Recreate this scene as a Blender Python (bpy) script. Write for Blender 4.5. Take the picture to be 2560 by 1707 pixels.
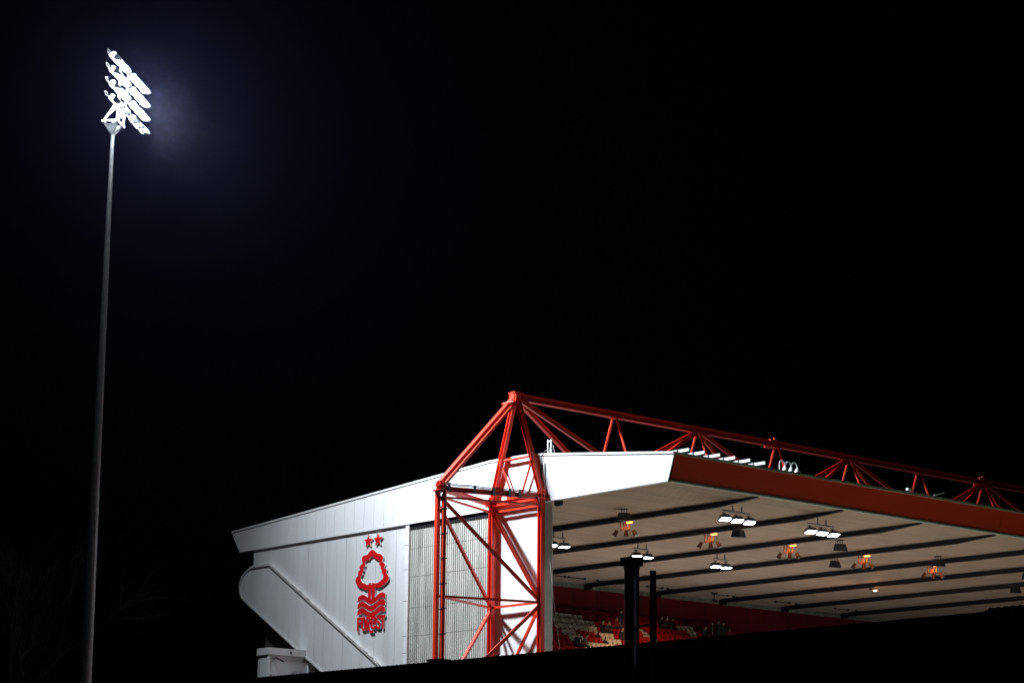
import bpy, bmesh, math, random
from mathutils import Vector, Matrix, Quaternion

# ------------------------------------------------------------------ scene, camera, light
# World frame: +X runs along the stand (away from its end wall), +Y runs from the pitch
# side to the back of the stand, +Z is up; metres. The end wall stands in the plane x = 0.
for _o in list(bpy.data.objects):
    bpy.data.objects.remove(_o, do_unlink=True)
SC = bpy.context.scene
COL = SC.collection
random.seed(7)
R = math.radians

cd = bpy.data.cameras.new('camera')
cam = bpy.data.objects.new('camera', cd)
COL.objects.link(cam)
cd.sensor_width = 36.0
cd.lens = 80.44
cd.clip_start = 0.5
cd.clip_end = 3000
_yaw, _pitch, _roll = R(48.84), R(12.74), R(0.562)
_Lw = Vector((math.sin(_yaw), math.cos(_yaw), 0)); _Dw = Vector((-math.cos(_yaw), math.sin(_yaw), 0))
_f = Vector((0, math.cos(_pitch), math.sin(_pitch))); _r = Vector((1, 0, 0)); _u = Vector((0, -math.sin(_pitch), math.cos(_pitch)))
_r, _u = _r*math.cos(_roll) + _u*math.sin(_roll), _u*math.cos(_roll) - _r*math.sin(_roll)
def _loc(v): return Vector((v.dot(_Lw), v.dot(_Dw), v.z))
_r, _u, _f = _loc(_r), _loc(_u), _loc(_f)
_m = Matrix(((_r.x, _u.x, -_f.x), (_r.y, _u.y, -_f.y), (_r.z, _u.z, -_f.z)))
cam.matrix_world = Matrix.Translation((-88.53, -97.91, 1.7)) @ _m.to_4x4()
SC.camera = cam

wd = bpy.data.worlds.new('World'); SC.world = wd; wd.use_nodes = True
_bg = wd.node_tree.nodes['Background']
_bg.inputs[0].default_value = (0.42, 0.55, 1.0, 1)
_bg.inputs[1].default_value = 0.0004

SC.render.engine = 'CYCLES'
SC.cycles.use_denoising = True
SC.cycles.max_bounces = 6
SC.cycles.diffuse_bounces = 4
SC.cycles.glossy_bounces = 3
SC.cycles.volume_bounces = 0
SC.cycles.caustics_reflective = False
SC.cycles.caustics_refractive = False
SC.view_settings.view_transform = 'Standard'
SC.view_settings.look = 'None'
SC.view_settings.exposure = 0
SC.view_settings.gamma = 1

# tunables for the lamps of the place
MAST_W = 27000.0        # each of the four beams of the floodlight mast
ROOF_W = 13800.0          # each head of the roof floodlight clusters
WARM_W = 170.0            # the warm lamps
HAZE = 4.0e-5

# ------------------------------------------------------------------ materials
def mat(name, col, rough=0.5, metal=0.0, var=0.0, scale=1.0, bump=0.0, bscale=20.0, streak=0.0, spec=0.5, dirt=None, stretch=None):
    m = bpy.data.materials.new(name); m.use_nodes = True
    nt = m.node_tree; b = nt.nodes['Principled BSDF']
    b.inputs['Base Color'].default_value = (*col, 1)
    b.inputs['Roughness'].default_value = rough
    b.inputs['Metallic'].default_value = metal
    b.inputs['Specular IOR Level'].default_value = spec
    if var or streak:
        tc = nt.nodes.new('ShaderNodeTexCoord')
        n1 = nt.nodes.new('ShaderNodeTexNoise'); n1.inputs['Scale'].default_value = scale; n1.inputs['Detail'].default_value = 6
        mp = nt.nodes.new('ShaderNodeMapping')
        if stretch: mp.inputs['Scale'].default_value = stretch
        elif streak: mp.inputs['Scale'].default_value = (1, 1, 0.12)
        nt.links.new(tc.outputs['Object'], mp.inputs[0]); nt.links.new(mp.outputs[0], n1.inputs[0])
        rp = nt.nodes.new('ShaderNodeValToRGB')
        v = max(var, streak)
        rp.color_ramp.elements[0].position = 0.3; rp.color_ramp.elements[1].position = 0.62
        d = dirt or tuple(c*(1-v) for c in col)
        rp.color_ramp.elements[0].color = (*d, 1); rp.color_ramp.elements[1].color = (*col, 1)
        nt.links.new(n1.outputs['Fac'], rp.inputs[0]); nt.links.new(rp.outputs[0], b.inputs['Base Color'])
    if bump:
        tc2 = nt.nodes.new('ShaderNodeTexCoord')
        n2 = nt.nodes.new('ShaderNodeTexNoise'); n2.inputs['Scale'].default_value = bscale; n2.inputs['Detail'].default_value = 4
        nt.links.new(tc2.outputs['Object'], n2.inputs[0])
        bp = nt.nodes.new('ShaderNodeBump'); bp.inputs['Strength'].default_value = bump; bp.inputs['Distance'].default_value = 0.05
        nt.links.new(n2.outputs['Fac'], bp.inputs['Height']); nt.links.new(bp.outputs[0], b.inputs['Normal'])
    return m

def glow(name, col, s):
    m = bpy.data.materials.new(name); m.use_nodes = True
    b = m.node_tree.nodes['Principled BSDF']
    b.inputs['Base Color'].default_value = (0.8, 0.8, 0.8, 1)
    b.inputs['Emission Color'].default_value = (*col, 1); b.inputs['Emission Strength'].default_value = s
    return m

M = dict(
    white=mat('white_cladding', (0.74, 0.75, 0.76), 0.42, var=0.06, scale=0.7, streak=0.2, dirt=(0.57, 0.58, 0.57)),
    band=mat('white_roof_edge', (0.78, 0.785, 0.79), 0.4, var=0.04, scale=0.5, streak=0.05),
    backing=mat('dark_backing', (0.10, 0.10, 0.10), 0.8),
    trim=mat('grey_white_trim', (0.62, 0.62, 0.60), 0.5, var=0.25, scale=3),
    corr=mat('weathered_corrugated_sheet', (0.53, 0.53, 0.475), 0.75, var=0.4, scale=2.2, streak=0.45, dirt=(0.28, 0.29, 0.25)),
    groove=mat('sheet_dirt_line', (0.30, 0.31, 0.28), 0.8, var=0.4, scale=6),  # darker tone of the backing behind the corrugated sheets
    red=mat('red_painted_steel', (0.70, 0.040, 0.014), 0.38, var=0.12, scale=1.2, bump=0.05, bscale=30),
    redfascia=mat('red_fascia', (0.60, 0.045, 0.017), 0.33, var=0.10, scale=0.3),
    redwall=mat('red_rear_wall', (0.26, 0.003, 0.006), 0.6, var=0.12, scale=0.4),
    soffit=mat('cream_soffit', (0.68, 0.505, 0.40), 0.55, var=0.24, scale=1.0, stretch=(0.12, 2.2, 1.0)),
    dark=mat('dark_steel', (0.010, 0.010, 0.014), 0.5, var=0.3, scale=2),
    roofgrey=mat('grey_roof_sheet', (0.22, 0.23, 0.23), 0.6, var=0.2),
    capgrey=mat('grey_green_capping', (0.42, 0.45, 0.36), 0.5, var=0.3, scale=3),
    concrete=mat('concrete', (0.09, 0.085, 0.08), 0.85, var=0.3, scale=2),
    pier=mat('grey_pier', (0.46, 0.46, 0.42), 0.6, var=0.2, scale=1.5),
    seatw=mat('white_plastic', (0.75, 0.72, 0.68), 0.22, var=0.06, scale=6),
    seatr=mat('red_plastic', (0.42, 0.010, 0.010), 0.20, var=0.10, scale=6),
    galv=mat('galvanised_steel', (0.22, 0.23, 0.24), 0.45, metal=0.25, var=0.25, scale=4),
    lampbody=mat('pale_lamp_body', (0.16, 0.17, 0.18), 0.5, var=0.1),
    black=mat('black_paint', (0.012, 0.012, 0.013), 0.35, var=0.2),
    flue=mat('black_flue_steel', (0.72, 0.76, 0.9), 0.27, metal=1.0, var=0.25, scale=2),
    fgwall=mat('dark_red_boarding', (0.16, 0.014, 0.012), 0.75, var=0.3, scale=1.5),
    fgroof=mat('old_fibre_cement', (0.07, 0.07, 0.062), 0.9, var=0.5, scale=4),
    letter=mat('grey_letters', (0.30, 0.27, 0.24), 0.6, var=0.1),
    ground=mat('asphalt', (0.05, 0.05, 0.052), 0.85, var=0.3, scale=0.6),
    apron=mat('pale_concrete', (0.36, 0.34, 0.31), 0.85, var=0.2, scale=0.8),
    grass=mat('pitch_grass', (0.075, 0.105, 0.04), 0.8, var=0.25, scale=0.4),
    bark=mat('bark', (0.014, 0.011, 0.009), 0.95, var=0.4, scale=5, spec=0.05),
    crestred=mat('crest_red', (0.62, 0.006, 0.012), 0.4, var=0.08, scale=2),
    crestwhite=mat('crest_white_returns', (0.80, 0.80, 0.80), 0.4),
    glasslamp=mat('lamp_glass', (0.35, 0.36, 0.38), 0.2),
    cable=mat('black_cable', (0.015, 0.015, 0.016), 0.5),
    rope=mat('pale_rope', (0.5, 0.49, 0.46), 0.8),
    copper=mat('brown_bracket', (0.30, 0.11, 0.05), 0.4, metal=0.5, var=0.3, scale=8),
    bronze=mat('dark_bronze', (0.07, 0.035, 0.02), 0.35, metal=0.4, var=0.3, scale=8),
    dome=mat('smoked_dome', (0.05, 0.05, 0.06), 0.1),
    cwhite=mat('white_camera_shell', (0.8, 0.8, 0.8), 0.35),
    skin=mat('skin', (0.45, 0.27, 0.20), 0.6), hair=mat('dark_hair', (0.02, 0.015, 0.012), 0.7),
    coatk=mat('black_coat', (0.018, 0.018, 0.022), 0.8), coatb=mat('navy_coat', (0.02, 0.03, 0.06), 0.8),
    coatr=mat('red_coat', (0.35, 0.02, 0.02), 0.7), coatg=mat('grey_coat', (0.14, 0.12, 0.11), 0.8),
    jeans=mat('dark_trousers', (0.03, 0.035, 0.05), 0.85),
    lens=glow('floodlight_lens', (0.86, 0.92, 1.0), 260.0),
    lens2=glow('roof_floodlight_lens', (0.90, 0.94, 1.0), 30.0),
    warm=glow('warm_lamp', (1.0, 0.32, 0.05), 5.0),
    warmw=glow('small_lamp', (1.0, 0.85, 0.65), 3.0),
    rain=mat('rain', (0.8, 0.85, 0.95), 0.3),
)

# ------------------------------------------------------------------ mesh helpers
class MB:
    def __init__(self): self.v = []; self.f = []; self.mi = []
    def add(self, vs, fs, mi=0):
        n = len(self.v); self.v += [tuple(p) for p in vs]
        self.f += [tuple(i+n for i in q) for q in fs]; self.mi += [mi]*len(fs); return self
    def box(self, x0, x1, y0, y1, z0, z1, mi=0):
        return self.add([(x0,y0,z0),(x1,y0,z0),(x1,y1,z0),(x0,y1,z0),(x0,y0,z1),(x1,y0,z1),(x1,y1,z1),(x0,y1,z1)],
            [(3,2,1,0),(4,5,6,7),(0,1,5,4),(1,2,6,5),(2,3,7,6),(3,0,4,7)], mi)
    def frame(self, p, q, side=None):
        p, q = Vector(p), Vector(q); d = (q-p).normalized()
        s = Vector(side) if side else (Vector((0,0,1)) if abs(d.z) < .9 else Vector((1,0,0)))
        a = d.cross(s).normalized(); b = a.cross(d).normalized()
        return p, q, a, b
    def beam(self, p, q, w, h, side=None, mi=0):          # w across (a), h along side direction (b)
        p, q, a, b = self.frame(p, q, side)
        o = [(-w/2,-h/2),(w/2,-h/2),(w/2,h/2),(-w/2,h/2)]
        vs = [p+a*i+b*j for i,j in o] + [q+a*i+b*j for i,j in o]
        return self.add(vs, [(3,2,1,0),(4,5,6,7),(0,1,5,4),(1,2,6,5),(2,3,7,6),(3,0,4,7)], mi)
    def ibeam(self, p, q, w, h, t=0.03, side=None):       # flanges at +-b
        p0, q0, a, b = self.frame(p, q, side)
        s = tuple(b)
        self.beam(p0+b*(h/2-t/2), q0+b*(h/2-t/2), w, t, s); self.beam(p0-b*(h/2-t/2), q0-b*(h/2-t/2), w, t, s)
        return self.beam(p0, q0, t, h-2*t, s)
    def tube(self, p, q, r0, r1=None, n=10, cap=True, mi=0):
        r1 = r0 if r1 is None else r1
        p, q, a, b = self.frame(p, q)
        vs = []
        for c, r in ((p, r0), (q, r1)):
            for k in range(n):
                t = 2*math.pi*k/n; vs.append(c + a*math.cos(t)*r + b*math.sin(t)*r)
        fs = [(k,(k+1)%n,n+(k+1)%n,n+k) for k in range(n)]
        if cap: fs += [tuple(reversed(range(n))), tuple(range(n,2*n))]
        return self.add(vs, fs, mi)
    def path(self, pts, r, n=6):
        for a, b in zip(pts, pts[1:]): self.tube(a, b, r, n=n)
        return self
    def yz(self, poly, x0, x1, mi=0, smi=None):           # polygon in (y,z) extruded from x0 (front, towards camera) to x1
        n = len(poly); smi = mi if smi is None else smi
        k = len(self.v)
        self.v += [(x0,y,z) for y,z in poly] + [(x1,y,z) for y,z in poly]
        ar = sum(poly[i][0]*poly[(i+1)%n][1]-poly[(i+1)%n][0]*poly[i][1] for i in range(n))
        fr = tuple(range(k,k+n)); bk = tuple(range(k+n,k+2*n))
        fs = [tuple(reversed(fr)), bk] if ar > 0 else [fr, tuple(reversed(bk))]
        self.f += fs; self.mi += [mi, mi]
        for i in range(n):
            j = (i+1)%n; q = (k+i,k+j,k+n+j,k+n+i)
            self.f.append(q if ar > 0 else tuple(reversed(q))); self.mi.append(smi)
        return self
    def build(self, name, m, parent=None, smooth=False, loc=None):
        me = bpy.data.meshes.new(name); me.from_pydata(self.v, [], self.f)
        ms = m if isinstance(m, (list, tuple)) else [m]
        for q in ms: me.materials.append(M[q] if isinstance(q, str) else q)
        if len(ms) > 1: me.polygons.foreach_set('material_index', self.mi)
        if smooth:
            me.polygons.foreach_set('use_smooth', [True]*len(me.polygons))
            me.set_sharp_from_angle(angle=R(40))
        me.update()
        return obj(name, me, parent, loc)

def obj(name, data, parent=None, loc=None):
    o = bpy.data.objects.new(name, data); COL.objects.link(o)
    if parent is not None: o.parent = parent
    if loc is not None: o.location = loc
    return o
def tag(o, label, cat, group=None, kind=None):
    if label: o['label'] = label
    if cat: o['category'] = cat
    if group: o['group'] = group
    if kind: o['kind'] = kind
    return o
def thing(name, label, cat, loc=(0,0,0), rz=0.0, group=None):
    o = obj(name, None); o.location = loc; o.rotation_euler = (0,0,rz); o.empty_display_size = 0.3
    return tag(o, label, cat, group)
def dup(o, parent=None):
    c = o.copy(); COL.objects.link(c)
    if parent is not None: c.parent = parent
    for ch in o.children: dup(ch, c)
    return c
def spot(name, parent, loc, target, watts, size, col=(1,1,1), radius=0.3, blend=1.0):
    l = bpy.data.lights.new(name, 'SPOT'); l.energy = watts; l.spot_size = R(size); l.spot_blend = blend
    l.color = col; l.shadow_soft_size = radius
    o = obj(name, l, parent, loc)
    d = Vector(target) - Vector(loc)
    o.rotation_mode = 'QUATERNION'; o.rotation_quaternion = d.to_track_quat('-Z', 'Y')
    o['kind'] = 'helper'
    return o
ORD = ['first','second','third','fourth','fifth','sixth','seventh','eighth','ninth','tenth','eleventh','twelfth']
def ordinal(n):                                            # 1-based
    if n <= 12: return ORD[n-1]
    s = {1:'st',2:'nd',3:'rd'}.get(n % 10 if n % 100 not in (11,12,13) else 0, 'th'); return f'{n}{s}'
def clip(poly, y0, y1):                                    # keep y0 <= y <= y1
    def half(p, f):
        out = []
        for i in range(len(p)):
            a, b = p[i-1], p[i]; fa, fb = f(a), f(b)
            if (fa >= 0) != (fb >= 0):
                t = fa/(fa-fb); out.append((a[0]+(b[0]-a[0])*t, a[1]+(b[1]-a[1])*t))
            if fb >= 0: out.append(b)
        return out
    p = half(poly, lambda q: q[0]-y0)
    return half(p, lambda q: y1-q[0]) if p else []

# ------------------------------------------------------------------ ground
g = MB().add([(-560,-560,0),(560,-560,0),(560,560,0),(-560,560,0)], [(0,1,2,3)]).build('ground', 'ground'); g['kind'] = 'structure'
g = MB().add([(-14,-19,.02),(92,-19,.02),(92,8,.02),(-14,8,.02)], [(0,1,2,3)]).build('pitch_surround', 'apron'); g['kind'] = 'structure'  # unseen pale sheet, added to bounce lamp light up to the soffit
g = MB().add([(-14,-92,.01),(92,-92,.01),(92,-19,.01),(-14,-19,.01)], [(0,1,2,3)]).build('pitch', 'grass'); g['kind'] = 'structure'

# ------------------------------------------------------------------ the stand
ZS = 22.07                                                 # level of the flat soffit
BAY = 7.35
NB = 12
XE = BAY*NB
stand = thing('grandstand', 'white ended grandstand with flat roof, red roof edge and rows of seats inside', 'grandstand')

# end wall: upper part, panel by panel
def panels(parent, poly, x0, x1, y0, y1, step, m, name='panel', gap=0.014, jit=0.006):
    ys = []; y = y0
    while y < y1-1e-6: ys.append((y, min(y+step, y1))); y += step
    for a, b in ys:
        p = clip(poly, a+gap/2, b-gap/2)
        if len(p) >= 3:
            j = random.uniform(-jit, jit)
            MB().yz(p, x0+j, x1).build(name, m, parent)

rk = 0.606                                                 # rake of the seating
up = [(13.15,20.71-rk*(27.54-13.15)),(13.15,22.3),(29.7,22.3),(29.7,20.75),(27.54,20.71)]
ew = MB().yz([(0.5,8),(0.5,22.3),(29.66,22.3),(29.66,20.8),(30.5,20.2),(30.9,19.6),(30.6,18.9),(30.0,18.5),(13,8.5),(13,8)], 0.06, 0.5).build('end_wall', 'backing', stand)
panels(ew, up, 0.0, 0.05, 13.15, 29.7, 1.03, 'white')
low = [(27.54,20.71),(29.77,20.72),(30.27,20.52),(30.64,20.25),(30.88,19.93),(30.98,19.59),(30.92,19.22),(30.74,18.9),(30.45,18.65),(30.1,18.44),(23.76,14.7),(20.52,12.86),(12.3,8.12),(8.0,8.12),(8.0,8.9)]
panels(ew, low, -0.14, 0.0, 8.0, 31.0, 1.03, 'white', name='lower_panel')
# capping strips along the raked edges
def strip(parent, pts, x0, x1, w, m='trim', name='capping'):
    b = MB()
    for (ya,za),(yb,zb) in zip(pts, pts[1:]):
        d = Vector((0,yb-ya,zb-za)).normalized(); n = Vector((0,-d.z,d.y))
        c = (x0+x1)/2
        b.beam((c,ya,za),(c,yb,zb), abs(x1-x0), w, side=tuple(n))
    return b.build(name, m, parent)
strip(ew, [(29.77,20.76),(27.54,20.76)], -0.24, 0.0, 0.13)
strip(ew, [(27.54,20.76),(8.0,20.76-rk*(27.54-8.0))], -0.26, 0.0, 0.15)
strip(ew, [(29.77,20.72),(30.27,20.54),(30.66,20.27),(30.90,19.95),(31.0,19.59),(30.94,19.20),(30.76,18.87),(30.46,18.62),(30.1,18.41),(23.76,14.67),(20.52,12.83),(12.3,8.09)], -0.22, 0.0, 0.10)
# short dark drips and sealant marks below the raked capping
b = MB()
for k in range(16):
    y = 26.8-k*0.86-random.uniform(0,.4); z = 20.74-rk*(27.54-y)+0.09
    b.beam((-0.27,y,z),(-0.27,y-.5*random.uniform(.5,1),z-.303*random.uniform(.6,1)), 0.012, 0.04)
b.build('sealant_marks', 'roofgrey', ew)
# trim beside the corrugated sheets, with small fixing marks
MB().box(-0.10,0.05, 12.80,13.14, 8,22.2).build('edge_trim', 'band', ew)
for z in (20.7, 19.15, 17.2, 15.05, 14.0): MB().box(-0.108,-0.1, 12.86,13.30, z,z+.03).build('trim_joint', 'roofgrey', ew)

# corrugated cladding, sheet by sheet: 0.2 m corrugations, 1.8 m rows
clad = MB().box(0.10,0.16, 4.8,12.8, 8,22.3).build('cladding', 'groove', ew)
rows = [(22.3,20.45),(20.50,18.70),(18.75,16.78),(16.83,15.05),(15.10,13.28),(13.33,11.5)]
PIT = 0.2
sheet_meshes = {}
for ri, (zt, zb) in enumerate(rows):
    for ci in range(8):
        b = MB(); y0 = 4.8+ci*1.0; xo = 0.03-0.004*(ri % 2)
        prof = []
        for k in range(5):
            yy = y0+k*PIT
            prof += [(yy+.015, xo+.05), (yy+.035, xo), (yy+.165, xo), (yy+.185, xo+.05)]
        n = len(prof)
        zb2 = zb-random.uniform(0,.012)
        b.add([(x,y,zt) for y,x in prof]+[(x,y,zb2) for y,x in prof], [(i,i+1,n+i+1,n+i) for i in range(n-1)])
        if ri:                                             # a row of screw heads just under the lap
            for k in range(5):
                for q in (.06,.14):
                    yy = y0+k*PIT+q; b.box(xo-.02, xo, yy-.011, yy+.011, zt-.070, zt-.046, 1)
        b.build('corrugated_sheet', ['corr','roofgrey'], clad)
# dark toothed closure under the roof edge where the sheets stop
b = MB()
for k in range(40): b.box(-0.02,0.06, 4.8+k*PIT+.03,4.8+k*PIT+.17, 21.66,21.9)
b.box(-0.02,0.06, 4.8,12.8, 21.82,22.1); b.build('sheet_closure', 'dark', clad)
# white panels between the tower legs
wp = MB().box(0.03,0.5, 0.5,4.8, 8,22.3).build('front_panel_wall', 'backing', stand)
for zz0, zz1 in ((8.0,13.28),(13.40,21.80)):
    panels(wp, [(0.45,zz0),(4.62,zz0),(4.62,zz1),(0.45,zz1)], -0.02, 0.03, 0.45, 4.62, 1.04, 'band')
MB().box(-0.05,0.02, 0.45,4.62, 13.29,13.39).build('panel_trim', 'band', wp)
MB().box(-0.08,0.03, 4.63,4.82, 8,22.1).build('edge_trim', 'band', wp)
# pier closing the end wall on the pitch side
b = MB().box(0.04,0.62, 0.40,0.95, 6,22.1); b.tube((0.60,0.62,6),(0.60,0.62,22.05),0.20,n=16)
b.build('end_pier', 'pier', stand, smooth=True)

# roof edge band over the end wall
BT = [(32.22,23.41),(25.36,23.80),(5.19,24.99),(1.3,24.94),(-10.4,23.60)]
bandpoly = BT + [(-9.92,22.07),(31.17,21.93)]
rb = MB().yz([(31.9,23.38),(25.36,23.76),(5.19,24.93),(1.3,24.88),(-10.3,23.56),(-9.86,22.12),(31.05,21.98)], -0.08, 0.4).build('roof_edge', 'backing', stand)
inner = [(y,z-.13) for y,z in BT] + [(-9.96,22.17),(31.2,22.03)]
panels(rb, inner, -0.13, -0.07, -10.4, 32.3, 1.03, 'band', gap=0.016, jit=0.003)
strip(rb, BT[:3], -0.16, 0.3, 0.11, 'band'); strip(rb, BT[2:], -0.17, 0.3, 0.12, 'band')
strip(rb, [(31.2,21.97),(-9.95,22.11)], -0.15, 0.2, 0.10, 'band', 'bottom_capping')
strip(rb, [(32.22,23.41),(31.17,21.95)], -0.15, 0.2, 0.09, 'trim', 'end_capping')
MB().yz([(y,z) for y,z in ((31.9,23.30),(25.36,23.68),(5.19,24.6),(1.3,24.6),(-10.3,23.45),(-10.3,23.3),(31.8,23.2))], 0.41, XE).build('roof_sheet', 'roofgrey', stand)

# front fascia, bay by bay, with grey cappings
fa = MB().add([(0.02,-9.86,22.1),(XE,-9.86,22.1),(XE,-10.27,23.55),(0.02,-10.27,23.55)], [(0,1,2,3)]).build('front_fascia', 'backing', stand)
for k in range(NB):
    x0, x1 = k*BAY+.006+.03*(k==0), (k+1)*BAY-.006
    dy = random.uniform(-.004,.004)
    MB().add([(x0,-9.98+dy,22.16),(x1,-9.98-dy,22.16),(x1,-10.38-dy,23.50),(x0,-10.38+dy,23.50),
              (x0,-9.92,22.16),(x1,-9.92,22.16),(x1,-10.32,23.50),(x0,-10.32,23.50)],
             [(0,1,2,3),(0,4,5,1),(2,6,7,3),(0,3,7,4),(1,5,6,2)]).build('fascia_panel', 'redfascia', fa)
MB().box(0.0,XE, -10.46,-10.2, 23.50,23.64).build('top_capping', 'capgrey', fa)
MB().box(0.0,XE, -10.03,-9.75, 22.04,22.15).build('bottom_capping', 'capgrey', fa)

# soffit: ribbed sheets between the rafters
sof = MB().box(0.4,XE, -9.75,29.3, 22.34,22.40).build('soffit', 'roofgrey', stand)
prof = []
y = -9.75
while y < 29.2:
    prof += [(y,22.16),(y+.20,22.16),(y+.23,22.07),(y+.27,22.07)]; y += .30
n = len(prof)
me0 = None
for k in range(NB):
    x0 = k*BAY+(.3 if k == 0 else 0.0)
    MB().add([(x0,a,z) for a,z in prof]+[((k+1)*BAY,a,z) for a,z in prof], [(i,i+1,n+i+1,n+i) for i in range(n-1)]).build('soffit_sheet', 'soffit', sof)
# rafters: dark I-beams tapering towards the fascia
for k in range(1, NB):
    x = k*BAY; b = MB()
    b.add([(x-.02,28.1,22.07),(x+.02,28.1,22.07),(x+.02,28.1,21.76),(x-.02,28.1,21.76),(x-.02,-6.6,22.07),(x+.02,-6.6,22.07),(x+.02,-6.6,21.76),(x-.02,-6.6,21.76)],
          [(0,1,2,3),(4,7,6,5),(0,4,5,1),(2,6,7,3),(1,5,6,2),(0,3,7,4)])
    b.add([(x-.02,-6.6,22.07),(x+.02,-6.6,22.07),(x+.02,-6.6,21.76),(x-.02,-6.6,21.76),(x-.02,-9.7,22.07),(x+.02,-9.7,22.07),(x+.02,-9.7,22.0),(x-.02,-9.7,22.0)],
          [(0,1,2,3),(4,7,6,5),(0,4,5,1),(2,6,7,3),(1,5,6,2),(0,3,7,4)])
    b.beam((x,28.1,21.75),(x,-6.6,21.75), .22, .03); b.beam((x,-6.6,21.75),(x,-9.7,21.99), .22, .03)
    b.box(x-.12,x+.12, -9.7,28.1, 22.02,22.05)
    b.box(x-.16,x+.16, 27.7,28.3, 21.60,22.0)
    b.build('rafter', 'dark', stand)
# rear wall: red board, ribbed grey strip above
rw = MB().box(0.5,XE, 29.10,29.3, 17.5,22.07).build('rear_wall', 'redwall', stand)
b = MB(); prof = []
x = 0.5
while x < XE: prof += [(x,29.06),(x+.16,29.06),(x+.2,29.09),(x+.26,29.09)]; x += .3
n = len(prof)
b.add([(a,q,22.2) for a,q in prof]+[(a,q,21.76) for a,q in prof], [(i,i+1,n+i+1,n+i) for i in range(n-1)])
b.build('ribbed_strip', 'capgrey', rw)
for k in range(14): MB().box(24+k*2.4,24.02+k*2.4, 29.07,29.10, 17.5,21.76).build('board_joint', 'backing', rw)

# seating terrace
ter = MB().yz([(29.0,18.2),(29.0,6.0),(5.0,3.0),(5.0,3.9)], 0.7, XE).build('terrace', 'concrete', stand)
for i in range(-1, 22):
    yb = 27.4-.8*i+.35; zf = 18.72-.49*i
    MB().box(0.7,XE, yb-.8,yb, zf-.30,zf).build('terrace_step', 'concrete' if i < 9 else 'apron', ter)  # unseen lower steps made paler to bounce light to the rear soffit
for i in range(0, 8):                                      # pale nosings on the steps of an aisle
    for h in (0, .5):
        y = 27.4-.8*(i+h)-.43; z = 18.72-.49*(i+h)+.02
        MB().box(33.45,34.25, y,y+.10, z-.02,z+.10).build('step_nosing', 'trim', ter)
        MB().box(33.4,34.3, y,y+.42, z-.35,z-.02).build('aisle_step', 'concrete', ter)

# ------------------------------------------------------------------ crest on the end wall
crest = thing('wall_crest', 'red tree crest with two stars, waves and the word FOREST on white end wall', 'crest', (0,16.45,18.6))
def cp(X, Y): return (-(X-375)/131.0, (800-(Y+.15*(X-375)))/210.0)   # outline drawing units -> metres on the wall
def arc3(a, m, b, n=6):
    c = (2*m[0]-.5*(a[0]+b[0]), 2*m[1]-.5*(a[1]+b[1]))
    return [((1-t)**2*a[0]+2*t*(1-t)*c[0]+t*t*b[0], (1-t)**2*a[1]+2*t*(1-t)*c[1]+t*t*b[1]) for t in [k/n for k in range(n)]]
XF, XB = -0.125, -0.05
def plate(poly, name, dx=0.0): return MB().yz([cp(*q) for q in poly], XF-dx, XB, 0, 1).build(name, ['crestred','crestwhite'], crest)
lob = [((310,420),(368,352),(440,400)),((440,400),(512,432),(508,508)),((508,508),(546,545),(536,590)),((536,590),(574,618),(561,658)),
       ((561,658),(602,740),(512,832)),((512,832),(468,858),(421,852)),((421,852),(375,880),(328,880)),((328,880),(285,890),(252,866)),
       ((252,866),(222,866),(190,846)),((190,846),(150,765),(192,700)),((192,700),(186,655),(216,625)),((216,625),(206,575),(246,540)),((246,540),(238,452),(310,420))]
outer = [p for l in lob for p in arc3(*l)]
def sc(p): return (377+(p[0]-377)*.68, 655+(p[1]-655)*.70)
innr = [p for l in lob for p in arc3(*[sc(q) for q in l])]
b = MB(); n = len(outer)
vo = [cp(*q) for q in outer]; vi = [cp(*q) for q in innr]
b.v = [(XF,*q) for q in vo]+[(XF,*q) for q in vi]+[(XB,*q) for q in vo]+[(XB,*q) for q in vi]
for i in range(n):
    j = (i+1) % n
    b.f += [(i,j,n+j,n+i),(i,2*n+i,2*n+j,j),(n+i,n+j,3*n+j,3*n+i)]; b.mi += [0,1,1]
b.build('tree_outline', ['crestred','crestwhite'], crest)
plate([(330,800),(369,792),(369,1050),(330,1000)], 'trunk_half', .008); plate([(381,792),(421,800),(421,985),(381,1050)], 'trunk_half', .008)
for k in range(3):
    def wy(X): return 1012+k*86-.15*(X-375)-36*math.cos(2*math.pi*(X-252)/262.0)+ (0 if k else -6)
    xs = [190+i*(560-190)/24 for i in range(25)]
    plate([(X, wy(X)-34) for X in xs]+[(X, wy(X)+34) for X in reversed(xs)], 'wave')
def star(cx, cy, r):
    pts = []
    for i in range(10):
        rr = r if i % 2 == 0 else r*.42; t = math.pi/2+i*math.pi/5
        pts.append((cx+rr*math.cos(t)*.66, cy-rr*math.sin(t)))
    plate([(x, y-.15*(x-cx)) for x, y in pts], 'star')
star(315,240,95); star(445,220,95)
# lettering F O R E S T, strokes as solid bars
def stroke(b, pts, w):
    for (x0,y0),(x1,y1) in zip(pts, pts[1:]):
        dx, dy = x1-x0, y1-y0; l = math.hypot(dx, dy) or 1; ex, ey = dx/l*w*.35, dy/l*w*.35
        nx, ny = -dy/l*w/2*.72, dx/l*w/2
        q = [(x0-ex+nx,y0-ey+ny),(x1+ex+nx,y1+ey+ny),(x1+ex-nx,y1+ey-ny),(x0-ex-nx,y0-ey-ny)]
        b.yz([cp(x, y) for x, y in q], XF-stroke.k*.0015, XB, 0, 1); stroke.k += 1
def rr(x0, x1, y0, y1): return [(x0,y0+22),(x0+12,y0),(x1-12,y0),(x1,y0+22),(x1,y1-22),(x1-12,y1),(x0+12,y1),(x0,y1-22),(x0,y0+22)]
T0, T1 = 1252, 1388                                        # cap line and base line at X = 375, before the wall's own perspective
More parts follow.
